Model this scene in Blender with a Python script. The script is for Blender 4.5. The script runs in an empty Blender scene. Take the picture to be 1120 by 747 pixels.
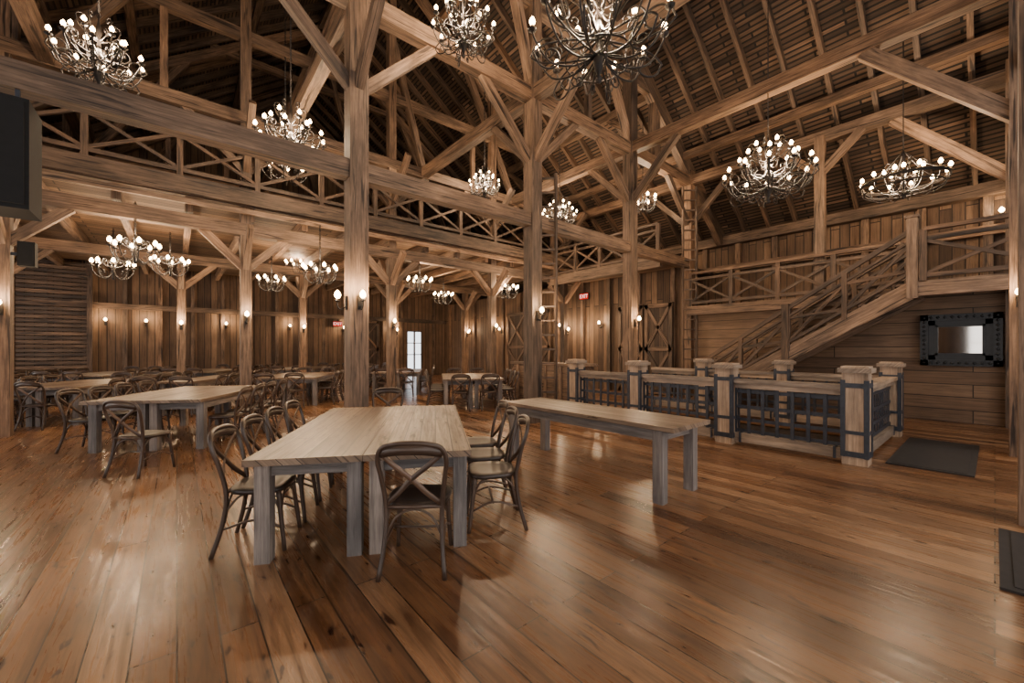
import bpy, bmesh, math, random
from mathutils import Vector, Matrix
random.seed(7)
D=bpy.data; C=bpy.context
COL=C.scene.collection
F=440.0; CX=560.0; HY=382.0; H=1.5
HEAD=math.radians(39.8)
fw=Vector((math.sin(HEAD),math.cos(HEAD),0)); rt=Vector((math.cos(HEAD),-math.sin(HEAD),0))
def P(px,d,py=None):
    a=(px-CX)/F
    v=(fw+rt*a)*d
    v.z = 0 if py is None else H+(HY-py)*d/F
    return v

# ---------------- materials ----------------
def newmat(name):
    m=D.materials.new(name); m.use_nodes=True
    nt=m.node_tree; b=nt.nodes['Principled BSDF']
    return m,nt,b
def ramp(nt,fac,stops):
    r=nt.nodes.new('ShaderNodeValToRGB')
    while len(r.color_ramp.elements)<len(stops): r.color_ramp.elements.new(0.5)
    for e,(p,c) in zip(r.color_ramp.elements,stops):
        e.position=p; e.color=(c[0],c[1],c[2],1)
    nt.links.new(fac,r.inputs[0]); return r.outputs[0]
def mult(nt,a,b,fac=1.0,mode='MULTIPLY'):
    x=nt.nodes.new('ShaderNodeMix'); x.data_type='RGBA'; x.blend_type=mode
    x.inputs[0].default_value=fac
    nt.links.new(a,x.inputs[6]); nt.links.new(b,x.inputs[7]); return x.outputs[2]
def mapping(nt,scale):
    t=nt.nodes.new('ShaderNodeTexCoord'); mp=nt.nodes.new('ShaderNodeMapping')
    mp.inputs['Scale'].default_value=scale
    nt.links.new(t.outputs['UV'],mp.inputs[0]); return mp.outputs[0]
def noise(nt,vec,scale,detail=4,rough=.6,dist=0):
    n=nt.nodes.new('ShaderNodeTexNoise'); n.inputs['Scale'].default_value=scale
    n.inputs['Detail'].default_value=detail; n.inputs['Roughness'].default_value=rough
    n.inputs['Distortion'].default_value=dist
    nt.links.new(vec,n.inputs['Vector']); return n.outputs['Fac']
def wood(name,c0,c1,rough=.65,bump=.25,grain=30,weather=True):
    m,nt,b=newmat(name)
    g=noise(nt,mapping(nt,(1.6,grain,1)),1.0,6,.7,.4)
    col=ramp(nt,g,[(.32,c0),(.5,tuple((x+y)/2 for x,y in zip(c0,c1))),(.66,c1)])
    # per-beam tone (uv offsets are random per beam)
    t=noise(nt,mapping(nt,(.02,.06,1)),3.1,2,.5)
    col=mult(nt,col,ramp(nt,t,[(.3,(.45,.48,.53)),(.5,(.92,.93,.95)),(.7,(1.4,1.27,1.12))]))
    l=noise(nt,mapping(nt,(.8,2.5,1)),1.3,4,.65)
    col=mult(nt,col,ramp(nt,l,[(.3,(.42,.41,.41)),(.7,(1.3,1.24,1.18))]))
    if weather:
        k=noise(nt,mapping(nt,(.9,16,1)),1.0,3,.5,.8)
        col=mult(nt,col,ramp(nt,k,[(.34,(.18,.16,.15)),(.42,(1,1,1))]))
    nt.links.new(col,b.inputs['Base Color'])
    b.inputs['Roughness'].default_value=rough
    bp=nt.nodes.new('ShaderNodeBump'); bp.inputs['Strength'].default_value=bump; bp.inputs['Distance'].default_value=.012
    nt.links.new(g,bp.inputs['Height']); nt.links.new(bp.outputs[0],b.inputs['Normal'])
    return m
def boards(name,cols,row=.18,length=3.0,rough=.6,gap=.006,gapcol=(.02,.012,.008),grain=28,bump=.3,rvar=False,knots=False,gl=.4):
    m,nt,b=newmat(name)
    uv=mapping(nt,(1,1,1))
    br=nt.nodes.new('ShaderNodeTexBrick')
    br.offset=.37; br.offset_frequency=2; br.squash=1
    br.inputs['Color1'].default_value=(0,0,0,1); br.inputs['Color2'].default_value=(1,1,1,1)
    br.inputs['Mortar'].default_value=(.5,.5,.5,1)
    br.inputs['Scale'].default_value=1; br.inputs['Mortar Size'].default_value=gap
    br.inputs['Mortar Smooth'].default_value=.1
    br.inputs['Brick Width'].default_value=length; br.inputs['Row Height'].default_value=row
    nt.links.new(uv,br.inputs['Vector'])
    n=len(cols)
    base=ramp(nt,br.outputs['Color'],[(i/(n-1),c) for i,c in enumerate(cols)])
    va=nt.nodes.new('ShaderNodeVectorMath'); va.operation='MULTIPLY_ADD'
    nt.links.new(br.outputs['Color'],va.inputs[0]); va.inputs[1].default_value=(37,91,13)
    nt.links.new(mapping(nt,(1.3,grain,1)),va.inputs[2])
    g=noise(nt,va.outputs[0],1,6,.68,.6)
    gv=ramp(nt,g,[(.28,(gl,gl*.93,gl*.86)),(.5,(.92,.9,.88)),(.75,(1.35,1.28,1.22))])
    col=mult(nt,base,gv)
    l=noise(nt,mapping(nt,(.6,.6,1)),1.2,3,.6)
    col=mult(nt,col,ramp(nt,l,[(.3,(.66,.64,.62)),(.7,(1.18,1.15,1.12))]))
    if knots:
        vb=nt.nodes.new('ShaderNodeVectorMath'); vb.operation='MULTIPLY_ADD'
        nt.links.new(br.outputs['Color'],vb.inputs[0]); vb.inputs[1].default_value=(17,51,13)
        nt.links.new(mapping(nt,(3.4,10,1)),vb.inputs[2])
        kn=noise(nt,vb.outputs[0],1.9,2,.5,.3)
        col=mult(nt,col,ramp(nt,kn,[(.28,(.18,.12,.09)),(.35,(.85,.82,.8)),(.42,(1,1,1))]))
        st=noise(nt,mapping(nt,(.9,6,1)),1.0,4,.6,.6)
        col=mult(nt,col,ramp(nt,st,[(.32,(.55,.48,.44)),(.46,(1,1,1))]))
    mx=nt.nodes.new('ShaderNodeMix'); mx.data_type='RGBA'
    nt.links.new(br.outputs['Fac'],mx.inputs[0]); nt.links.new(col,mx.inputs[6]); mx.inputs[7].default_value=(*gapcol,1)
    nt.links.new(mx.outputs[2],b.inputs['Base Color'])
    b.inputs['Roughness'].default_value=rough
    if rvar:
        rr=ramp(nt,g,[(.3,(rough+.12,)*3),(.7,(rough-.06,)*3)])
        nt.links.new(rr,b.inputs['Roughness'])
    inv=nt.nodes.new('ShaderNodeMath'); inv.operation='MULTIPLY_ADD'
    nt.links.new(br.outputs['Fac'],inv.inputs[0]); inv.inputs[1].default_value=-1.0
    nt.links.new(g,inv.inputs[2])
    bp=nt.nodes.new('ShaderNodeBump'); bp.inputs['Strength'].default_value=bump; bp.inputs['Distance'].default_value=.006
    nt.links.new(inv.outputs[0],bp.inputs['Height']); nt.links.new(bp.outputs[0],b.inputs['Normal'])
    return m
def plain(name,col,rough=.5,metal=0):
    m,nt,b=newmat(name); b.inputs['Base Color'].default_value=(*col,1)
    t=nt.nodes.new('ShaderNodeTexCoord')
    g=noise(nt,t.outputs['Object'],14,3)
    c=ramp(nt,g,[(.3,tuple(x*.75 for x in col)),(.7,tuple(x*1.2 for x in col))])
    nt.links.new(c,b.inputs['Base Color'])
    b.inputs['Roughness'].default_value=rough; b.inputs['Metallic'].default_value=metal; return m
def emis(name,col,s):
    m=D.materials.new(name); m.use_nodes=True; nt=m.node_tree
    nt.nodes.clear(); e=nt.nodes.new('ShaderNodeEmission'); o=nt.nodes.new('ShaderNodeOutputMaterial')
    e.inputs[0].default_value=(*col,1); e.inputs[1].default_value=s; nt.links.new(e.outputs[0],o.inputs[0])
    try: m.cycles.emission_sampling='NONE'
    except Exception: pass
    return m
M_TIM=wood('timber',(.070,.042,.027),(.27,.175,.115))
M_TIML=wood('timber_light',(.12,.073,.047),(.37,.245,.165))
M_RAIL=wood('rail_wood',(.042,.027,.019),(.165,.105,.070))
M_RAF=wood('rafter_wood',(.05,.030,.02),(.20,.13,.085))
M_FLOOR=boards('floor_planks',[(.085,.038,.018),(.25,.125,.058),(.14,.066,.031),(.36,.205,.11),(.18,.086,.04),(.28,.15,.075)],row=.175,length=2.6,rough=.27,gap=.004,rvar=True,knots=True,bump=.1,gapcol=(.018,.009,.005))
M_WALLV=boards('wall_boards',[(.065,.038,.024),(.23,.145,.09),(.12,.073,.045)],row=.22,length=5,rough=.75,gap=.013)
M_WALLL=boards('wall_boards_light',[(.13,.08,.05),(.24,.155,.10),(.18,.115,.072)],row=.26,length=6,rough=.7,gap=.009)
M_ROOF=boards('roof_boards',[(.030,.018,.012),(.11,.067,.042),(.055,.034,.022),(.19,.12,.078)],row=.115,length=1.6,rough=.85,gap=.022,gapcol=(.006,.004,.003))
M_DOOR=boards('door_boards',[(.05,.032,.022),(.11,.072,.05)],row=.16,length=4,rough=.7,gap=.008)
M_TOP=boards('table_top_planks',[(.13,.088,.062),(.30,.222,.162),(.20,.143,.103),(.26,.185,.13)],row=.125,length=5,rough=.36,gap=.004,rvar=True,gl=.38,knots=True)
M_TLEG=wood('table_leg_wood',(.10,.088,.085),(.31,.275,.258),rough=.6,weather=False)
M_CHAIR=wood('chair_wood',(.036,.022,.016),(.14,.088,.062),rough=.36,bump=.08,weather=False)
M_SEAT=wood('chair_seat',(.018,.012,.010),(.06,.04,.032),rough=.36,bump=.08,weather=False)
M_IRON=plain('wrought_iron',(.018,.014,.013),.55,.3)
M_BAND=plain('iron_band',(.036,.041,.056),.5,.3)
M_BLACK=plain('black_plastic',(.006,.006,.007),.9)
M_MAT=plain('mat_rubber',(.018,.014,.013),.9)
M_CANDLE=plain('candle_sleeve',(.22,.15,.09),.5)
M_BULB=emis('bulb_glow',(1,.63,.29),45)
M_NEWEL=wood('newel_wood',(.21,.155,.115),(.46,.36,.275),rough=.55,weather=False)
M_MIRROR,_,_b=newmat('mirror_glass'); _b.inputs['Metallic'].default_value=1; _b.inputs['Roughness'].default_value=.05; _b.inputs['Base Color'].default_value=(.28,.26,.24,1)
M_FRAME=plain('mirror_frame_dark',(.016,.016,.018),.35,.4)
M_WIN=emis('daylight_pane',(.9,.95,1),3)
M_RED=emis('exit_red',(1,.02,.01),.9)
M_DARK=plain('shaft_wood',(.06,.042,.032),.8)

# ---------------- mesh builder ----------------
class MB:
    def __init__(s,mats):
        s.bm=bmesh.new(); s.uv=s.bm.loops.layers.uv.new('UVMap'); s.mats=mats
    def face(s,vs,uvs,mi,smooth=False):
        try: f=s.bm.faces.new(vs)
        except ValueError: return
        f.material_index=mi; f.smooth=smooth
        for l,u in zip(f.loops,uvs): l[s.uv].uv=u
    def beam(s,p0,p1,w,h,mi=0,up=None):
        p0=Vector(p0);p1=Vector(p1); d=p1-p0; L=d.length
        if L<1e-5: return
        d/=L
        if up is None: up=Vector((0,0,1)) if abs(d.z)<.95 else Vector((0,1,0))
        up=Vector(up)
        sd=d.cross(up).normalized(); u2=sd.cross(d).normalized()
        c=[(-w/2,-h/2),(w/2,-h/2),(w/2,h/2),(-w/2,h/2)]
        A=[s.bm.verts.new(p0+sd*x+u2*y) for x,y in c]
        B=[s.bm.verts.new(p1+sd*x+u2*y) for x,y in c]
        ou=random.uniform(0,60); ov=random.uniform(0,60)
        per=[0,w,w+h,2*w+h,2*w+2*h]
        for i in range(4):
            j=(i+1)%4
            s.face([A[i],A[j],B[j],B[i]],[(ou,ov+per[i]),(ou,ov+per[i+1]),(ou+L,ov+per[i+1]),(ou+L,ov+per[i])],mi)
        s.face([A[3],A[2],A[1],A[0]],[(ou,ov),(ou,ov+w),(ou+h*.1,ov+w),(ou+h*.1,ov)],mi)
        s.face([B[0],B[1],B[2],B[3]],[(ou,ov),(ou,ov+w),(ou+h*.1,ov+w),(ou+h*.1,ov)],mi)
    def slab(s,o,u,v,t,mi=0,ou=0,ov=0):
        o=Vector(o);u=Vector(u);v=Vector(v);t=Vector(t); a=u.length;b=v.length;c=t.length
        q=[o,o+u,o+u+v,o+v]
        A=[s.bm.verts.new(x) for x in q]; B=[s.bm.verts.new(x+t) for x in q]
        uvs=[(ou,ov),(ou+a,ov),(ou+a,ov+b),(ou,ov+b)]
        s.face(A[::-1],uvs[::-1],mi); s.face(B,uvs,mi)
        for i in range(4):
            j=(i+1)%4
            s.face([A[i],A[j],B[j],B[i]],[uvs[i],uvs[j],(uvs[j][0]+.01,uvs[j][1]+c),(uvs[i][0]+.01,uvs[i][1]+c)],mi)
    def box(s,c,sz,mi=0,rz=0):
        R=Matrix.Rotation(rz,3,'Z'); c=Vector(c)
        ux=R@Vector((sz[0],0,0)); uy=R@Vector((0,sz[1],0)); uz=Vector((0,0,sz[2]))
        if sz[0]>=sz[1] and sz[0]>=sz[2]: s.slab(c-ux/2-uy/2-uz/2,ux,uy,uz,mi,random.uniform(0,50),random.uniform(0,50))
        elif sz[1]>=sz[2]: s.slab(c-ux/2-uy/2-uz/2,uy,uz,ux,mi,random.uniform(0,50),random.uniform(0,50))
        else: s.slab(c-ux/2-uy/2-uz/2,uz,ux,uy,mi,random.uniform(0,50),random.uniform(0,50))
    def sweep(s,pts,r,seg=6,mi=0,ry=None,ref=(0,0,1),taper=None):
        pts=[Vector(p) for p in pts]; n=len(pts); ref=Vector(ref)
        rings=[];L=0; ou=random.uniform(0,30)
        for i,p in enumerate(pts):
            t=(pts[min(i+1,n-1)]-pts[max(i-1,0)]).normalized()
            rf=ref if abs(t.dot(ref))<.97 else Vector((1,0,0))
            a=t.cross(rf).normalized(); b=a.cross(t).normalized()
            k=1 if taper is None else taper[0]+(taper[1]-taper[0])*i/(n-1)
            rr=r*k; rb=(ry or r)*k
            rings.append([s.bm.verts.new(p+a*(math.cos(2*math.pi*q/seg)*rr)+b*(math.sin(2*math.pi*q/seg)*rb)) for q in range(seg)])
        for i in range(n-1):
            l=(pts[i+1]-pts[i]).length
            for q in range(seg):
                k=(q+1)%seg
                s.face([rings[i][q],rings[i][k],rings[i+1][k],rings[i+1][q]],[(ou+L,q*.03),(ou+L,q*.03+.03),(ou+L+l,q*.03+.03),(ou+L+l,q*.03)],mi,True)
            L+=l
        s.face(rings[0][::-1],[(0,0)]*seg,mi); s.face(rings[-1],[(0,0)]*seg,mi)
    def lathe(s,o,prof,seg=8,mi=0):
        o=Vector(o); rings=[]
        for r,z in prof:
            rings.append([s.bm.verts.new(o+Vector((max(r,.0005)*math.cos(2*math.pi*q/seg),max(r,.0005)*math.sin(2*math.pi*q/seg),z))) for q in range(seg)])
        for i in range(len(rings)-1):
            for q in range(seg):
                k=(q+1)%seg
                s.face([rings[i][q],rings[i][k],rings[i+1][k],rings[i+1][q]],[(i*.05,q*.05)]*4,mi,True)
    def mesh(s,name):
        me=D.meshes.new(name); bmesh.ops.recalc_face_normals(s.bm,faces=s.bm.faces); s.bm.to_mesh(me); s.bm.free()
        for m in s.mats: me.materials.append(m)
        return me
    def obj(s,name,loc=(0,0,0),bevel=0):
        o=D.objects.new(name,s.mesh(name)); COL.objects.link(o); o.location=loc
        if bevel:
            b=o.modifiers.new('bev','BEVEL'); b.width=bevel; b.segments=1; b.limit_method='ANGLE'
        return o
def inst(name,me,loc,rz=0,sc=1):
    o=D.objects.new(name,me); COL.objects.link(o); o.location=loc; o.rotation_euler=(0,0,rz); o.scale=(sc,)*3
    return o
def catmull(pts,k=5):
    pts=[Vector(p) for p in pts]; out=[]
    q=[2*pts[0]-pts[1]]+pts+[2*pts[-1]-pts[-2]]
    for i in range(1,len(q)-2):
        a,b,c,d=q[i-1],q[i],q[i+1],q[i+2]
        for j in range(k):
            t=j/k
            out.append(.5*((2*b)+(c-a)*t+(2*a-5*b+4*c-d)*t*t+(3*b-a-3*c+d)*t**3))
    out.append(pts[-1]); return out

# ---------------- shell ----------------
XW=12.3; XB=14.8; YF=21.0; EZ=5.4; TAN=.75; XR=4.0; RZ=EZ+(XB-XR)*TAN; XL=2*XR-XB
def roofz(x): return RZ-abs(x-XR)*TAN
YN=-3.5
SX0,SX1,SY0,SY1=7.0,9.45,1.32,5.75
m=MB([M_FLOOR])
def fl(x0,x1,y0,y1): m.slab((x0,y0,-.12),(0,y1-y0,0),(x1-x0,0,0),(0,0,.12),0,y0,x0)
fl(XL-.1,SX0,YN,YF+.2); fl(SX1,XB,YN,YF+.2); fl(SX0,SX1,YN,SY0); fl(SX0,SX1,SY1,YF+.2)
m.obj('floor')
m=MB([M_DARK,M_TIM])
m.slab((SX0-.05,SY0,-2.6),(0,SY1-SY0,0),(0,0,2.5),(.05,0,0)); m.slab((SX1,SY0,-2.6),(0,SY1-SY0,0),(0,0,2.5),(.05,0,0))
m.slab((SX0,SY0-.05,-2.6),(SX1-SX0,0,0),(0,0,2.5),(0,.05,0)); m.slab((SX0,SY1,-2.6),(SX1-SX0,0,0),(0,0,2.5),(0,.05,0))
m.slab((SX0,SY0,-2.65),(SX1-SX0,0,0),(0,SY1-SY0,0),(0,0,.05))
for i in range(13):
    m.box(((SX0+SX1)/2,SY0+.3+i*.27,-.18-i*.18),(SX1-SX0-.1,.3,.05),1)
m.obj('cellar_stairwell')

m=MB([M_WALLV,M_WALLL,M_TIM])
dx0,dx1,dz=9.85,10.75,2.5
def vw(x0,x1,z0,z1,mi=0): m.slab((x0,YF,z0),(0,0,z1-z0),(x1-x0,0,0),(0,.15,0),mi,z0,x0)
vw(XL,dx0,0,5.4); vw(dx1,XB,0,5.4); vw(dx0,dx1,dz,5.4)
A=[m.bm.verts.new(v) for v in [(XL,YF,5.4),(XB,YF,5.4),(XR,YF,RZ)]]
m.face(A,[(5.4,XL),(5.4,XB),(RZ,XR)],0)
x=-6.5
while x<12.2:
    if not(dx0-.1<x<dx1+.1): m.box((x,YF-.06,2.35),(.13,.12,4.7),2)
    x+=1.0
m.box((2.8,YF-.08,3.1),(19,.16,.2),2)
x=XL+1
while x<XB-.5:
    m.beam((x,YF-.08,5.2),(x,YF-.08,roofz(x)-.1),.16,.16,2); x+=1.2
m.obj('wall_far')
m=MB([M_TIM,M_RAIL])
X0=-4.2;X1=-2.4
for i in range(30): m.box(((X0+X1)/2,YF-.2,.3+i*.145),((X1-X0),.05,.11),i%2*1)
m.box((X0,YF-.22,2.4),(.14,.1,4.6),1); m.box((X1,YF-.22,2.4),(.14,.1,4.6),1)
m.obj('slatted_shutter')
m=MB([M_WALLV,M_WALLL,M_TIM])
m.slab((XW,YN,0),(0,6.1-YN,0),(0,0,2.65),(.12,0,0),1)
m.slab((XW,6.1,0),(0,0,4.1),(0,YF-6.1,0),(.12,0,0),0)
y=6.6
while y<YF-.3:
    m.box((XW-.06,y,2.05),(.12,.14,4.1),2); y+=1.25
m.obj('wall_right')
m=MB([M_WALLV,M_TIM,M_WALLL])
m.slab((XB,YN,0),(0,0,EZ+.1),(0,YF-YN,0),(.12,0,0),0)
y=YN+.3
while y<YF:
    m.box((XB-.08,y,(2.8+EZ)/2),(.16,.16,EZ-2.8),1); y+=1.1
m.box((XB-.1,(YN+YF)/2,4.3),(.2,YF-YN,.22),1)
m.box((XB-.15,(YN+YF)/2,EZ-.15),(.3,YF-YN,.3),1)
m.obj('wall_balcony_back')
m=MB([M_WALLV,M_TIM])
m.slab((XL,YN-.15,0),(0,0,5.4),(XB-XL,0,0),(0,.15,0),0)
A=[m.bm.verts.new(v) for v in [(XL,YN-.05,5.4),(XB,YN-.05,5.4),(XR,YN-.05,RZ)]]
m.face(A,[(5.4,XL),(5.4,XB),(RZ,XR)],0)
m.obj('wall_near')
m=MB([M_WALLV,M_TIM])
m.slab((XL-.15,YN,0),(0,0,5.5),(0,YF-YN,0),(.15,0,0),0)
y=YN+.5
while y<YF: m.box((XL+.06,y,2.7),(.12,.14,5.4),1); y+=1.3
m.obj('wall_left')
def window(idx,c,w,h,nrm,e,col=(1,.9,.78)):
    c=Vector(c); nrm=Vector(nrm); u=Vector((0,0,1)).cross(nrm)
    m=MB([M_WIN,M_TIM]); Z=Vector((0,0,1))
    m.slab(c-u*w/2-Z*h/2+nrm*.02,u*w,Z*h,nrm*.01,0)
    for s in (-1,0,1): m.beam(c+u*s*w/2-Z*h/2+nrm*.05,c+u*s*w/2+Z*h/2+nrm*.05,.07,.07,1)
    for s in (-1,-.33,.33,1): m.beam(c-u*w/2+Z*s*h/2+nrm*.05,c+u*w/2+Z*s*h/2+nrm*.05,.06,.06,1)
    o=m.obj('window_%d'%idx)
    l=D.lights.new('window_daylight','AREA'); l.shape='RECTANGLE'; l.size=w; l.size_y=h; l.energy=e; l.color=col  # area lamp inside each unseen window adds ambient fill
    lo=D.objects.new('daylight',l); COL.objects.link(lo); lo.parent=o
    lo.location=c+nrm*.12; lo.rotation_euler=nrm.to_track_quat('-Z','Y').to_euler()
k=2
for x in (-4.5,-1.2,2.1,5.4,8.7):
    window(k,(x,YN,2.2),1.8,2.8,(0,1,0),55); k+=1  # near-wall windows behind the camera: unseen, added for ambient fill light
for x in (1.2,6.8):
    window(k,(x,YN,7.4),2.6,3.0,(0,1,0),110); k+=1  # upper gable windows: also unseen, added to brighten the hall
for y in (0,4,8.6,13,17.5):
    window(k,(XL,y,2.3),1.8,2.8,(1,0,0),85,(1,.92,.84)); k+=1
# roof
m=MB([M_ROOF])
for sx in (1,-1):
    o=Vector((XR+sx*(XB-XR+.3),YN-.3,EZ-.225)); v=Vector((XR,YN-.3,RZ))-o
    m.slab(o,(0,YF-YN+.6,0),v,(0,0,.1),0)
m.obj('ceiling_roof_deck')
m=MB([M_RAF,M_TIM])
y=YN+.2
while y<YF:
    for sx in (1,-1):
        m.beam((XR+sx*(XB-XR),y,EZ-.12),(XR,y,RZ-.12),.09,.19,0)
    y+=.72
for k in (.28,.55,.8):
    for sx in (1,-1):
        X=XR+sx*(XB-XR)*(1-k); m.beam((X,YN,roofz(X)-.34),(X,YF,roofz(X)-.34),.17,.2,1)
m.beam((XR,YN,RZ-.35),(XR,YF,RZ-.35),.2,.3,1)
m.obj('roof_rafters')

# ---------------- timber frame ----------------
m=MB([M_TIM,M_TIML])
YA=6.1; YB=10.9; YC=15.6; Y0=-.27
GX=[-5.4,-1.78,2.06,5.64,9.1,12.25]
GB=[-5.8,-2.3,1.2,4.65,8.2,11.75]
GC=[-3.3,.1,3.4,6.8,10.2]
ZT=6.7; ZL=4.14
def brace(x,y,z,dx,dy,L=1.0,w=.13,mi=0):
    m.beam((x,y,z-L),(x+dx*L,y+dy*L,z),w,.16,mi)
for x in GX:
    m.beam((x,YA,0),(x,YA,roofz(x)-.3),.27,.27)
    for s in (-1,1):
        brace(x,YA,ZT-.1,s,0,1.3); brace(x,YA,ZT-.1,0,s,1.3)
for x in GX[3:]:
    m.beam((x,Y0,0),(x,Y0,roofz(x)-.3),.28,.28)
    m.beam((x,Y0+.02,4.75),(x,1.45,ZT-.1),.16,.2,1)
    brace(x,Y0,ZT-.15,-1,0,1.2)
m.beam((XL,YA,ZL),(XW,YA,ZL),.2,.27)
m.beam((XL,YA,ZT),(XB-.5,YA,ZT),.22,.28)
m.beam((5.2,Y0,ZT),(XB-.5,Y0,ZT),.22,.28)
for x in GX:
    y0=Y0-.3 if x>2.5 else YA
    m.beam((x,y0,ZT+.02),(x,YF,ZT+.02),.21,.27)
for y in (2.75,):
    m.beam((12.15,y,2.7),(12.15,y,ZT),.2,.2); brace(12.15,y,ZT-.1,0,1,.8); brace(12.15,y,ZT-.1,0,-1,.8)
# trusses
for Y in (Y0,YA,YB,YC,YF-.3):
    for sx in (1,-1):
        m.beam((XR+sx*(XB-XR-.3),Y,EZ-.2),(XR,Y,RZ-.45),.2,.25)
    m.beam((XR-6.2,Y,8.6),(XR+6.2,Y,8.6),.17,.24)
    m.beam((XR-3.2,Y,10.9),(XR+3.2,Y,10.9),.15,.2)
    if Y!=Y0:
        for x,dx in ((2.06,1.9),(5.64,-1.7),(9.1,-2.0),(-1.78,2.0)):
            m.beam((x,Y,ZT+.1),(x+dx,Y,roofz(x+dx)-.5),.15,.19,1 if Y==YA else 0)
        for x in (-.2,1.2,7.4,10.4,-3.4):
            m.beam((x,Y,ZT+.1),(x,Y,8.6 if -2.2<x<10.2 else roofz(x)-.3),.13,.13)
    if Y>YA:
        m.beam((XL,Y,ZT),(XB-.4,Y,ZT),.22,.27)
# row B + C
for G,Y in ((GB,YB),(GC,YC)):
    for x in G:
        m.beam((x,Y,0),(x,Y,roofz(x)-.3 if Y==YB else 4.3),.21,.21)
        for s in (-1,1):
            brace(x,Y,4.1,s,0,.8,.12,1); brace(x,Y,4.1,0,s,.8,.12,1)
            if Y==YB: brace(x,Y,ZT-.1,s,0,1.1,.13); brace(x,Y,ZT-.1,0,s,1.1,.13)
    m.beam((XL,Y,4.2),(XW,Y,4.2),.22,.27)
for x in (XR-6.2,XR+6.2):
    m.beam((x,YA,8.6),(x,YF,8.6),.17,.21)
    for Y in (YA,YB,YC):
        m.beam((x,Y,7.3),(x,Y+1.5,8.5),.13,.16)
        m.beam((x,Y,6.7),(x,Y,8.6),.18,.18)
m.obj('timber_frame')

# ---------------- loft ----------------
m=MB([M_TIM,M_TIML,M_WALLV])
x=XL+.4
while x<XW-.1:
    m.beam((x,YB-.1,4.52),(x,YF,4.52),.13,.26,1 if random.random()<.5 else 0); x+=1.1
m.slab((XL,YB-.2,4.68),(XB-XL,0,0),(0,YF-YB+.2,0),(0,0,.06),2)
m.box(((XL+XW)/2,YB-.24,4.88),(XW-XL,.1,.34),0)
m.box(((XL+XW)/2,YB-.27,4.55),(XW-XL,.08,.1),1)
m.slab((10.9,YA+.2,4.1),(0,YB-YA-.3,0),(XB-10.9,0,0),(0,0,.08),2)
m.box((10.88,(YA+YB)/2,4.08),(.12,YB-YA-.3,.34),0)
m.obj('loft_floor')
def rail(m,p0,p1,h,n,w=.09,mi=0,two=True):
    p0=Vector(p0);p1=Vector(p1); up=Vector((0,0,h))
    m.beam(p0+up,p1+up,.12,.07,mi); m.beam(p0+Vector((0,0,.12)),p1+Vector((0,0,.12)),.08,.08,mi)
    m.beam(p0+Vector((0,0,h-.18)),p1+Vector((0,0,h-.18)),.07,.07,mi)
    for i in range(n+1):
        q=p0.lerp(p1,i/n); m.beam(q,q+up,.1,.1,mi)
        if i<n:
            r=p0.lerp(p1,(i+1)/n)
            a=Vector((0,0,.15));b=Vector((0,0,h-.2))
            m.beam(q+a,r+b,.05,.065,mi); m.beam(q+b,r+a,.04,.065,mi)
m=MB([M_RAIL])
rail(m,(XL+.1,YB-.22,5.05),(12.2,YB-.22,5.05),1.05,14)
rail(m,(10.9,YA+.25,4.2),(10.9,YB-.3,4.2),1.0,4)
m.obj('loft_railing')

# ---------------- balcony & stairs ----------------
LZ=2.78; SXN=10.9; SYT=1.02
m=MB([M_TIM,M_WALLV,M_TIML])
m.slab((12.0,YN,LZ-.08),(0,6.0-YN,0),(XB-12.0,0,0),(0,0,.08),1)
m.slab((SXN,YN,LZ-.08),(0,SYT-YN,0),(12.0-SXN,0,0),(0,0,.08),1)
m.box((11.97,(SYT+6)/2,LZ-.12),(.1,6-SYT,.26),0)
m.box((SXN,(YN+SYT)/2,LZ-.12),(.1,SYT-YN,.28),2)
m.box((11.45,SYT,LZ-.12),(1.1,.1,.26),2)
m.obj('balcony_floor')
m=MB([M_RAIL])
rail(m,(11.98,1.3,LZ),(11.98,5.9,LZ),1.0,4)
rail(m,(SXN,YN,LZ),(SXN,SYT-.15,LZ),1.0,3)
m.obj('balcony_railing')
m=MB([M_RAIL,M_TIML])
n=16; rise=LZ/n; run=4.2/n
for i in range(n):
    y=SYT+run*(n-i)-run/2; z=rise*(i+1)
    m.box(((SXN+11.85)/2,y,z-.02),(.9,run+.04,.045),1)
    m.box(((SXN+11.85)/2,y+run/2,z-rise/2),(.88,.02,rise),0)
for X in (SXN,11.87):
    m.beam((X,SYT+4.35,-.02),(X,SYT-.02,LZ-.12),.07,.32,1)
def srail(X):
    a=Vector((X,SYT+4.1,.12)); b=Vector((X,SYT,LZ+.02))
    for h,t in ((1.0,.09),(.8,.05),(.2,.06)): m.beam(a+Vector((0,0,h)),b+Vector((0,0,h)),.08,t,0)
    k=4
    for i in range(k+1):
        q=a.lerp(b,i/k)
        if 0<i<k: m.beam(q,q+Vector((0,0,1.0)),.09,.09,0)
        if i<k:
            r=a.lerp(b,(i+1)/k); u=Vector((0,0,.22)); v=Vector((0,0,.76))
            m.beam(q+u,r+v,.04,.065,0); m.beam(q+v,r+u,.05,.065,0)
srail(SXN); srail(11.87)
for X in (SXN,11.87):
    m.beam((X,SYT+4.15,0),(X,SYT+4.15,1.25),.16,.16,0)
m.beam((SXN,SYT,LZ-.3),(SXN,SYT,LZ+1.25),.16,.16,1); m.box((SXN,SYT,LZ+1.27),(.2,.2,.05),1)
m.beam((SXN,SYT+2.1,0.0),(SXN,SYT+2.1,2.55),.14,.14,0)
m.obj('staircase')

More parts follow.
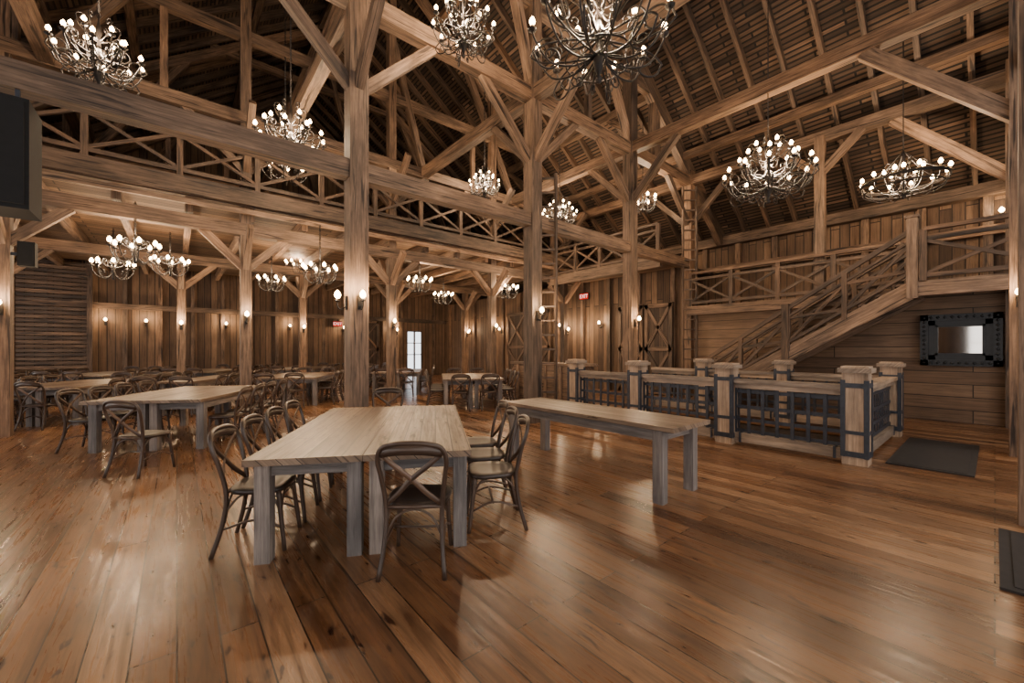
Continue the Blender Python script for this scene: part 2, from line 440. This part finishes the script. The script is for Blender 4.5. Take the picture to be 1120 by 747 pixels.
# ---------------- stairwell guard ----------------
def guard_post():
    m=MB([M_NEWEL,M_BAND])
    m.box((0,0,.6),(.26,.26,1.2),0); m.box((0,0,1.225),(.34,.34,.06),0); m.box((0,0,1.265),(.28,.28,.03),0)
    for z,h in ((.14,.07),(.42,.045),(1.03,.06)): m.box((0,0,z),(.285,.285,h),1)
    for sx in (-1,1):
        for sy in (-1,1):
            m.box((sx*.118,sy*.118,.6),(.05,.05,1.0),1)
            for z in (.14,.42,1.03):
                m.box((sx*.145,sy*.06,z),(.02,.02,.02),1)
    return m.mesh('guard_post')
GP=guard_post()
def guard_panel(m,p0,p1):
    p0=Vector(p0);p1=Vector(p1); d=(p1-p0).normalized(); L=(p1-p0).length
    a=p0+d*.14; b=p1-d*.14; L-=.28; Z=lambda z:Vector((0,0,z))
    m.beam(a+Z(1.0),b+Z(1.0),.2,.06,0); m.beam(a+Z(.93),b+Z(.93),.1,.08,0)
    m.beam(a+Z(.12),b+Z(.12),.12,.14,0)
    for z in (.225,.40,.60,.84): m.beam(a+Z(z),b+Z(z),.014,.05,1)
    k=max(3,int(L/.17))
    nrm=Vector((0,0,1)).cross(d)
    for i in range(k+1):
        q=a.lerp(b,i/k); m.beam(q+Z(.18)+nrm*.015,q+Z(.89)+nrm*.015,.014,.045,1,up=d)
    for e,s in ((a,1),(b,-1)):
        m.beam(e+d*s*.08+Z(.04),e+d*s*.08+Z(.2),.14,.03,1,up=d)
ROOT=D.objects.new('stairwell_guard_rail',None); COL.objects.link(ROOT)
gx0,gx1=6.85,9.6; gys=[1.16,2.78,4.42,5.98]
for X in (gx0,gx1):
    for y in gys:
        if X==gx1 and y==gys[-1]: continue
        o=inst('newel_post',GP,(X,y,0)); o.parent=ROOT
m=MB([M_NEWEL,M_BAND])
for X in (gx0,gx1):
    for i in range(3):
        y1=gys[i+1]
        guard_panel(m,(X,gys[i],0),(X,y1-(.1 if (X==gx1 and i==2) else 0),0))
guard_panel(m,(gx0,gys[0],0),(gx1,gys[0],0))
o=m.obj('iron_panels'); o.parent=ROOT

# ---------------- farm table ----------------
TL=2.45; TW=.76
def mk_table():
    m=MB([M_TOP,M_TLEG])
    m.slab((-TW/2,-TL/2,.715),(0,TL,0),(TW,0,0),(0,0,.045),0,random.uniform(0,40),round(random.uniform(0,40)/.125)*.125)
    for s in (-1,1):
        m.box((s*(TW/2-.06),0,.66),(.03,TL-.3,.11),1)
        m.box((0,s*(TL/2-.17),.66),(TW-.14,.03,.11),1)
        for t in (-1,1): m.box((s*(TW/2-.075),t*(TL/2-.17),.355),(.1,.1,.71),1)
    return m.mesh('farm_table')
TABLES=[mk_table() for _ in range(4)]
tcount=[0]
def table(x,y,rz):
    tcount[0]+=1
    return inst('farm_table',TABLES[tcount[0]%4],(x,y,0),rz)

# ---------------- chair ----------------
m=MB([M_CHAIR,M_SEAT])
N=20
def sp(t):
    c,s=math.cos(t),math.sin(t)
    x=math.copysign(abs(c)**.6,c)*.215; y=math.copysign(abs(s)**.6,s)*.2
    x*=1+.08*(y/.2); return x,y
rings=[]
for sc,z in ((.9,.43),(1,.437),(1,.462),(.93,.472),(.6,.466),(.0,.462)):
    rings.append([m.bm.verts.new((sp(2*math.pi*i/N)[0]*sc,sp(2*math.pi*i/N)[1]*sc,z)) for i in range(N)] if sc>0 else [m.bm.verts.new((0,0,z))])
for a,b in zip(rings,rings[1:]):
    for i in range(N):
        j=(i+1)%N
        if len(b)==1: m.face([a[i],a[j],b[0]],[(0,0),(.02,0),(0,.02)],1,True)
        else: m.face([a[i],a[j],b[j],b[i]],[(a[i].co.y,a[i].co.x),(a[j].co.y,a[j].co.x),(b[j].co.y,b[j].co.x),(b[i].co.y,b[i].co.x)],1,True)
m.face(rings[0][::-1],[(0,0)]*N,1)
L=[(-.215,-.275,0),(-.19,-.215,.22),(-.185,-.19,.44),(-.205,-.225,.64),(-.222,-.265,.78)]
T=[(-.19,-.29,.865),(-.1,-.31,.895),(0,-.315,.9),(.1,-.31,.895),(.19,-.29,.865)]
loop=L+T+[(-x,y,z) for x,y,z in L[::-1]]
m.sweep(catmull(loop,4),.0165,8,0,ref=(0,1,0))
cr=catmull([(-.2,-.278,.83),(-.1,-.312,.852),(0,-.322,.857),(.1,-.312,.852),(.2,-.278,.83)],4)
m.sweep(cr,.011,6,0,ry=.036)
for s in (-1,1):
    m.sweep(catmull([(s*.18,-.195,.47),(s*.09,-.245,.56),(0,-.275,.66),(-s*.11,-.285,.75),(-s*.19,-.275,.82)],4),.0075,6,0,ry=.019)
    m.sweep(catmull([(s*.175,.15,.44),(s*.185,.17,.25),(s*.2,.2,0)],4),.018,8,0,ref=(0,1,0),taper=(1.1,.85))
    m.sweep(catmull([(s*.192,.18,.17),(s*.185,0,.24),(s*.195,-.22,.19)],4),.009,6,0)
    m.sweep(catmull([(s*.185,.165,.3),(s*.175,.1,.41),(s*.16,.0,.435)],4),.009,6,0)
    m.sweep(catmull([(s*.188,-.205,.3),(s*.175,-.12,.41),(s*.16,-.05,.435)],4),.009,6,0)
m.sweep(catmull([(-.188,.17,.24),(-.12,.165,.37),(0,.16,.425),(.12,.165,.37),(.188,.17,.24)],4),.009,6,0,ref=(0,1,0))
m.sweep([(-.19,0,.235),(0,0,.23),(.19,0,.235)],.009,6,0)
m.sweep(catmull([(-.19,-.2,.24),(-.12,-.195,.38),(0,-.19,.43),(.12,-.195,.38),(.19,-.2,.24)],4),.009,6,0,ref=(0,1,0))
m.sweep([(-.185,-.192,.45),(0,-.2,.45),(.185,-.192,.45)],.014,6,0)
CHAIR=m.mesh('dining_chair')
def chair(x,y,rz): return inst('dining_chair',CHAIR,(x,y,0),rz+random.uniform(-.05,.05))

POSTS=[(x,YA) for x in GX]+[(x,YB) for x in GB]+[(x,YC) for x in GC]
def clear(p,r=.36): return all((p[0]-a)**2+(p[1]-b)**2>r*r for a,b in POSTS)
def group(cx,cy,head,npair=2,side=4,ends='',out=.14):
    R=Matrix.Rotation(-head,3,'Z'); c=Vector((cx,cy,0))
    W=TW*npair+.004*(npair-1)
    for i in range(npair):
        p=c+R@Vector((-W/2+TW/2+i*(TW+.004),0,0)); table(p.x,p.y,-head)
    for i in range(side):
        y=-TL/2+.42+i*(TL-.84)/(side-1 if side>1 else 1)
        for s in (-1,1):
            p=c+R@Vector((s*(W/2+out),y+random.uniform(-.02,.02),0))
            if clear(p): chair(p.x,p.y,-head+(math.pi/2 if s>0 else -math.pi/2))
    if 'f' in ends:
        for dx in (-.35,.35):
            p=c+R@Vector((dx,-TL/2-.12,0)); 
            if clear(p): chair(p.x,p.y,-head)
    if 'b' in ends:
        for dx in (-.35,.35):
            p=c+R@Vector((dx,TL/2+.15,0)); 
            if clear(p): chair(p.x,p.y,-head+math.pi)
# foreground group
hd=math.radians(29)
R=Matrix.Rotation(-hd,3,'Z')
fl0=Vector((.33,3.2,0))
for i in (0,1):
    p=fl0+R@Vector((TW/2+i*(TW+.004),TL/2,0)); table(p.x,p.y,-hd)
for y in (.5,1.0,1.5,2.0):
    p=fl0+R@Vector((-.05,y,0)); chair(p.x,p.y,-hd-math.pi/2)
for y in (.52,1.05,1.58):
    p=fl0+R@Vector((2*TW+.22,y,0)); chair(p.x,p.y,-hd+math.pi/2)
q=P(459,2.88); chair(q.x,q.y,-math.radians(36))
q=P(421,5.9); chair(q.x,q.y,math.pi-hd)
o=table(3.93,3.2,0); o.scale=(1.0,1.05,1)
h2=math.radians(29)
group(.2,8.95,h2,2,4,'')
q=P(158,4.95); chair(q.x,q.y,-math.radians(45))
group(2.75,12.9,h2,2,4,'fb')
group(-1.6,12.9,h2,2,4,'fb')
group(.55,13.0,h2,1,4,'f')
group(-4.4,14.6,h2,2,4,'f')
group(.9,17.9,h2,2,4,'fb')
group(3.9,17.9,h2,2,4,'fb')
group(-1.7,17.6,h2,2,4,'fb')
group(-4.3,18.6,h2,2,4,'f')
group(6.6,18.2,h2,1,4,'f')
group(6.3,9.4,h2,2,4,'fb')
group(6.0,13.4,h2,2,4,'f')
# ---------------- bar counter ----------------
m=MB([M_TIM,M_TIML])
q=Vector((8.4,8.3,0))
m.box((q.x,q.y,1.08),(.6,3.0,.06),1); m.box((q.x,q.y,.53),(.45,2.8,1.05),0)
for i in range(5): m.box((q.x-.24,q.y-1.2+i*.6,.53),(.04,.1,1.0),1)
m.obj('bar_counter')

# ---------------- ladders ----------------
for (x,y,z0,z1) in ((5.98,YA-.05,0,5.2),(11.9,YA-.2,0,ZT-.3)):
    m=MB([M_RAIL])
    for s in (-.2,.2): m.beam((x+s*.7,y-s*.7,z0),(x+s*.7,y-s*.7,z1),.055,.055)
    z=z0+.3
    while z<z1:
        m.beam((x-.14,y+.14,z),(x+.14,y-.14,z),.04,.04); z+=.3
    m.obj('wall_ladder')

# ---------------- barn doors ----------------
def barndoor(name,p,u,nrm,w,h):
    m=MB([M_DOOR,M_TIM]); p=Vector(p);u=Vector(u);nrm=Vector(nrm); Z=Vector((0,0,1))
    m.slab(p,Z*h,u*w,nrm*.05,0)
    q=p+nrm*.07
    def b(a0,a1,c0,c1,ww=.12): m.beam(q+u*a0+Z*a1,q+u*c0+Z*c1,.04,ww,1,up=None) if abs(a0-c0)>.01 else m.beam(q+u*a0+Z*a1,q+u*c0+Z*c1,ww if abs(u.x)>.5 else .04,.04 if abs(u.x)>.5 else ww,1)
    for z in (.08,h/2,h-.08): b(0,z,w,z)
    for x in (.07,w-.07): b(x,0,x,h)
    b(.1,.12,w-.1,h/2-.05,.1); b(.1,h/2-.05,w-.1,.12,.1); b(.1,h/2+.05,w-.1,h-.12,.1); b(.1,h-.12,w-.1,h/2+.05,.1)
    m.obj(name)
barndoor('door_1',(XW-.14,6.55,0.01),(0,1,0),(-1,0,0),1.0,3.0)
barndoor('door_2',(XW-.14,7.6,0.01),(0,1,0),(-1,0,0),1.0,3.0)
barndoor('door_3',(XW-.14,12.0,0.01),(0,1,0),(-1,0,0),1.4,3.2)
barndoor('door_4',(XW-.14,13.5,0.01),(0,1,0),(-1,0,0),1.4,3.2)
barndoor('door_5',(6.9,YF-.14,0.01),(1,0,0),(0,-1,0),1.3,3.0)
m=MB([M_WIN,M_TIM])
m.box(((dx0+dx1)/2,YF+.08,dz/2),(dx1-dx0,.02,dz),0)
for x in (dx0,dx1,(dx0+dx1)/2): m.box((x,YF-.02,dz/2),(.07,.1,dz),1)
for z in (.35,1.2,1.85,dz): m.box(((dx0+dx1)/2,YF-.02,z),(dx1-dx0,.08,.05),1)
m.obj('window_1')

# ---------------- mirror, mats, speakers, exit ----------------
m=MB([M_FRAME,M_MIRROR])
yc,zc,w,h=.46,1.69,1.12,1.06
X=XW-.03
m.box((X,yc,zc),(.04,w-.1,h-.1),0)
for k,(a,t,dp) in enumerate(((0,.12,.1),(.12,.1,.06),(.22,.04,.09))):
    for s in (-1,1):
        m.box((X-dp/2,yc+s*(w/2-a-t/2),zc),(dp,t,h-2*a),0); m.box((X-dp/2,yc,zc+s*(h/2-a-t/2)),(dp,w-2*a,t),0)
m.box((X-.03,yc,zc),(.01,w-.5,h-.5),1)
for i in range(11):
    for s in (-1,1):
        m.lathe((X-.1,yc-w/2+.06+i*(w-.12)/10,zc+s*(h/2-.06)),[(0,-.035),(.035,0),(0,.035)],6,0)
        m.lathe((X-.1,yc+s*(w/2-.06),zc-h/2+.06+i*(h-.12)/10),[(0,-.035),(.035,0),(0,.035)],6,0)
m.obj('framed_wall_mirror')
for (x0,x1,y0,y1) in ((7.15,9.5,.15,.92),(3.95,5.25,-.95,-.02)):
    m=MB([M_MAT]); m.box(((x0+x1)/2,(y0+y1)/2,.008),(x1-x0,y1-y0,.016),0)
    m.box(((x0+x1)/2,(y0+y1)/2,.018),(x1-x0-.12,y1-y0-.12,.006),0); m.obj('floor_mat')
m=MB([M_BLACK,M_BAND])
m.box((-1.28,YA-.15,3.3),(.46,.46,1.02),0); m.box((-1.28,YA-.39,3.3),(.4,.02,.94),0)
for s in (-.1,.1): m.box((-1.28+s,YA-.06,3.91),(.03,.03,.22),1)
m.obj('hanging_loudspeaker')
m=MB([M_BLACK,M_BAND])
m.box((-2.3+.3,YB-.1,3.15),(.2,.2,.42),0); m.box((-2.3+.14,YB-.05,3.15),(.14,.05,.05),1); m.box((-2.3+.3,YB-.21,3.15),(.17,.02,.38),0); m.obj('small_loudspeaker')
def exit_sign(loc,rz):
    m=MB([M_BLACK,M_RED]); m.box((0,0,0),(.46,.06,.26),0); m.box((0,-.032,0),(.42,.004,.22),1) 
    o=m.obj('exit_sign',loc); o.rotation_euler=(0,0,rz)
    cu=D.curves.new('exit_text','FONT'); cu.body='EXIT'; cu.size=.2; cu.align_x='CENTER'; cu.align_y='CENTER'; cu.extrude=.002
    mt=emis('exit_letter',(1,.75,.65),1.6); cu.materials.append(mt)
    t=D.objects.new('lettering',cu); COL.objects.link(t); t.parent=o; t.location=(0,-.038,0); t.rotation_euler=(math.pi/2,0,0)
exit_sign((XW-.15,10.2,3.55),-math.pi/2)
exit_sign((6.1,YF-.2,2.75),0)

# ---------------- chandeliers ----------------
BULB=[(0,0),(.018,.006),(.034,.03),(.036,.048),(.026,.075),(.008,.1)]
def arm(m,ang,r,z0,z1,candle=.05,t=.012,bs=1.0):
    c,s=math.cos(ang),math.sin(ang)
    pr=[(.03,z0),(.18*r,z0-.10),(.45*r,z0-.17),(.75*r,z0-.12),(.95*r,z1-.12),(r,z1)]
    m.sweep(catmull([(c*a,s*a,z) for a,z in pr],4),t,6,0)
    pr=[]
    for k in range(12):
        th=-.5+k*.55; rr=.11*r*(1-k/15)
        pr.append((.62*r+rr*math.cos(th),z0-.02+rr*math.sin(th)))
    m.sweep([(c*a,s*a,z) for a,z in pr],t*.7,5,0)
    m.lathe((c*r,s*r,z1),[(.008,-.02),(.05,.0),(.055,.015),(.02,.018)],8,0)
    m.lathe((c*r,s*r,z1+.012),[(.017,0),(.017,candle)],8,1)
    m.lathe((c*r,s*r,z1+candle+.01),[(a*bs,b*bs) for a,b in BULB],8,2)
def scroll(m,ang,r,z,h,t=.01,sgn=1):
    c,s=math.cos(ang),math.sin(ang)
    pr=[(.03,z),(r*.35,z+sgn*h*.1),(r*.7,z+sgn*h*.35),(r*.85,z+sgn*h*.7)]
    for k in range(12):
        th=k*.6; rr=.2*r*(1-k/14)
        pr.append((r*.65+rr*math.cos(th),z+sgn*(h*.8+rr*math.sin(th))))
    m.sweep(catmull([(c*a,s*a,zz) for a,zz in pr],2),t,5,0)
def chand(name,tiers,R):
    m=MB([M_IRON,M_CANDLE,M_BULB])
    m.lathe((0,0,0),[(0,-.62),(.03,-.6),(.045,-.56),(.02,-.52),(.05,-.44),(.075,-.36),(.04,-.28),(.025,-.1),(.05,0),(.03,.1),(.02,.3),(.045,.4),(.03,.48),(.015,.6),(.012,.75),(0,.76)],10,0)
    for r,n,z0,z1,off in tiers:
        for i in range(n): arm(m,2*math.pi*i/n+off,r,z0,z1)
    n=6
    for i in range(n):
        scroll(m,2*math.pi*i/n+.3,R*.55,.25,.4); scroll(m,2*math.pi*i/n,R*.5,-.3,.25,sgn=-1)
        scroll(m,2*math.pi*i/n+.5,R*.85,-.05,.3,t=.013)
        scroll(m,2*math.pi*i/n+.1,R*1.25,-.3,.3,t=.012)
        scroll(m,2*math.pi*i/n+.6,R*1.15,-.1,.3,t=.012,sgn=-1)
    ring=[(R*.5*math.cos(a*math.pi/12),R*.5*math.sin(a*math.pi/12),-.34) for a in range(25)]
    m.sweep(ring,.01,5,0)
    return m.mesh(name)
CH_BIG=chand('chandelier_large',[(.78,12,-.25,-.02,0),(.5,8,.05,.28,.3),(.25,4,.3,.5,.1)],.78)
CH_MED=chand('chandelier_medium',[(.6,10,-.22,-.02,0),(.34,6,.08,.28,.2)],.6)
m=MB([M_IRON,M_CANDLE,M_BULB])
m.lathe((0,0,0),[(0,-.3),(.03,-.27),(.02,-.2),(.045,-.12),(.02,0),(.03,.12),(.012,.3),(0,.31)],8,0)
for i in range(8): arm(m,math.pi/4*i,.38,-.1,.02,.05,.009,1.15); scroll(m,math.pi/4*i+.5,.26,.0,.2,t=.008)
CH_SM=m.mesh('chandelier_small')
m=MB([M_IRON,M_CANDLE,M_BULB])
for z,R_ in ((0,.66),(.03,.66),(-.12,.6)):
    m.sweep([(R_*math.cos(a*math.pi/16),R_*math.sin(a*math.pi/16),z) for a in range(33)],.016,6,0)
for i in range(12):
    a=i*math.pi/6; c,s=math.cos(a),math.sin(a)
    m.lathe((c*.66,s*.66,.03),[(.04,0),(.045,.012),(.017,.014),(.017,.07)],8,1); m.lathe((c*.66,s*.66,.1),BULB,8,2)
    m.sweep(catmull([(c*.66,s*.66,0),(c*.62,s*.62,-.14),(c*.4,s*.4,-.26),(c*.1,s*.1,-.22),(0,0,-.3)],4),.009,5,0)
for i in range(5):
    a=i*math.pi*.4; m.sweep(catmull([(math.cos(a)*.66,math.sin(a)*.66,.03),(math.cos(a)*.3,math.sin(a)*.3,.3),(0,0,.65)],4),.009,5,0)
    scroll(m,a+.6,.4,.1,.3)
    arm(m,a+.3,.3,.0,.16)
m.lathe((0,0,0),[(0,-.34),(.035,-.3),(.02,-.2),(.04,.2),(.02,.6),(0,.7)],8,0)
CH_WH=m.mesh('chandelier_wheel')
def chandelier(px,py,d,me,sc,power,ztop=None,topoff=.7):
    p=P(px,d,py); o=inst('chandelier',me,p,random.uniform(0,1),sc)
    zt=(roofz(p.x)-.1) if ztop is None else ztop
    m=MB([M_IRON]); z=p.z+topoff*sc
    m.sweep([(p.x,p.y,z),(p.x,p.y,zt)],.009,6,0)
    k=z
    while k<min(zt,z+5):
        m.sweep([(p.x+.02*math.cos(t*1.05),p.y,k+.035*math.sin(t*1.05)) for t in range(7)],.005,4,0); k+=.1
    ch=m.obj('hanging_chain'); ch.parent=o; ch.matrix_parent_inverse=Matrix.LocRotScale(p,o.rotation_euler,o.scale).inverted()
    l=D.lights.new('chandelier_lamp','POINT'); l.energy=power; l.color=(1,.73,.47); l.shadow_soft_size=.12
    lo=D.objects.new('lamp_glow',l); COL.objects.link(lo); lo.parent=o; lo.location=(0,0,.12)
big=[(655,34,4.7,CH_BIG,1.0,400),(840,190,8.0,CH_BIG,.98,460),(988,200,8.2,CH_WH,1.0,360),(318,150,7.6,CH_MED,.95,400),
 (108,60,5.2,CH_MED,.72,280),(507,30,6.0,CH_MED,.75,300),(530,202,12,CH_MED,.75,400),(612,235,12.2,CH_MED,.85,350),(703,222,12,CH_SM,1.0,180),
 (312,183,9.6,CH_SM,1.3,180)]
for b in big: chandelier(*b)
for px,py,d in ((148,273,7.9),(124,293,9.6),(186,290,10),(350,298,9.4),(297,309,12),(325,291,14),(459,310,12.2),(485,325,15.5),(555,318,13.7)):
    chandelier(px,py,d,CH_SM,.95,130,4.4,.3)

# ---------------- sconces ----------------
m=MB([M_IRON,M_CANDLE,M_BULB])
m.box((0,-.01,-.02),(.06,.02,.2),0)
m.sweep(catmull([(0,-.02,-.08),(0,-.09,-.12),(0,-.13,-.07),(0,-.13,0)],4),.009,6,0)
m.lathe((0,-.13,0),[(.01,-.01),(.04,.0),(.04,.012),(.015,.014),(.015,.035)],8,0); m.lathe((0,-.13,.035),[(r*1.3,z*1.2) for r,z in BULB],8,2)
SC=m.mesh('wall_sconce')
def sconce(x,y,z,rz,e=45):
    o=inst('wall_sconce',SC,(x,y,z),rz)
    l=D.lights.new('sconce_lamp','POINT'); l.energy=e; l.color=(1,.70,.42); l.shadow_soft_size=.05
    lo=D.objects.new('lamp_glow',l); COL.objects.link(lo); lo.parent=o; lo.location=(0,-.22,.15)
for x in GX[1:5]: sconce(x,YA-.14,2.2,0)
sconce(2.06-.14,YA,2.2,-math.pi/2)
sconce(9.1-.14,Y0+.05,2.2,-math.pi/2,30)
for x in GB[1:]: sconce(x,YB-.11,2.2,0)
for x in GC: sconce(x,YC-.11,2.2,0)
for x in (-6,-2,-.9,1.6,4,6.4,8.9): sconce(x,YF-.14,2.5,0,35)
for y in (9.4,11.4,15.4,18): sconce(XW-.14,y,2.4,-math.pi/2,35)
sconce(XB-.18,-.1,4.6,-math.pi/2,30)
sconce(4.65,YB-.11,6.0,0,25)

# ---------------- world, camera ----------------
w=D.worlds.new('World'); C.scene.world=w; w.use_nodes=True
w.node_tree.nodes['Background'].inputs[0].default_value=(1,.95,.9,1)
w.node_tree.nodes['Background'].inputs[1].default_value=1.0
cam=D.cameras.new('Camera'); co=D.objects.new('Camera',cam); COL.objects.link(co)
co.location=(0,0,H); co.rotation_euler=(math.pi/2,0,-HEAD)
cam.sensor_width=36; cam.lens=F/1120*36; cam.shift_y=(HY-373.5)/1120
cam.clip_start=.05
C.scene.camera=co
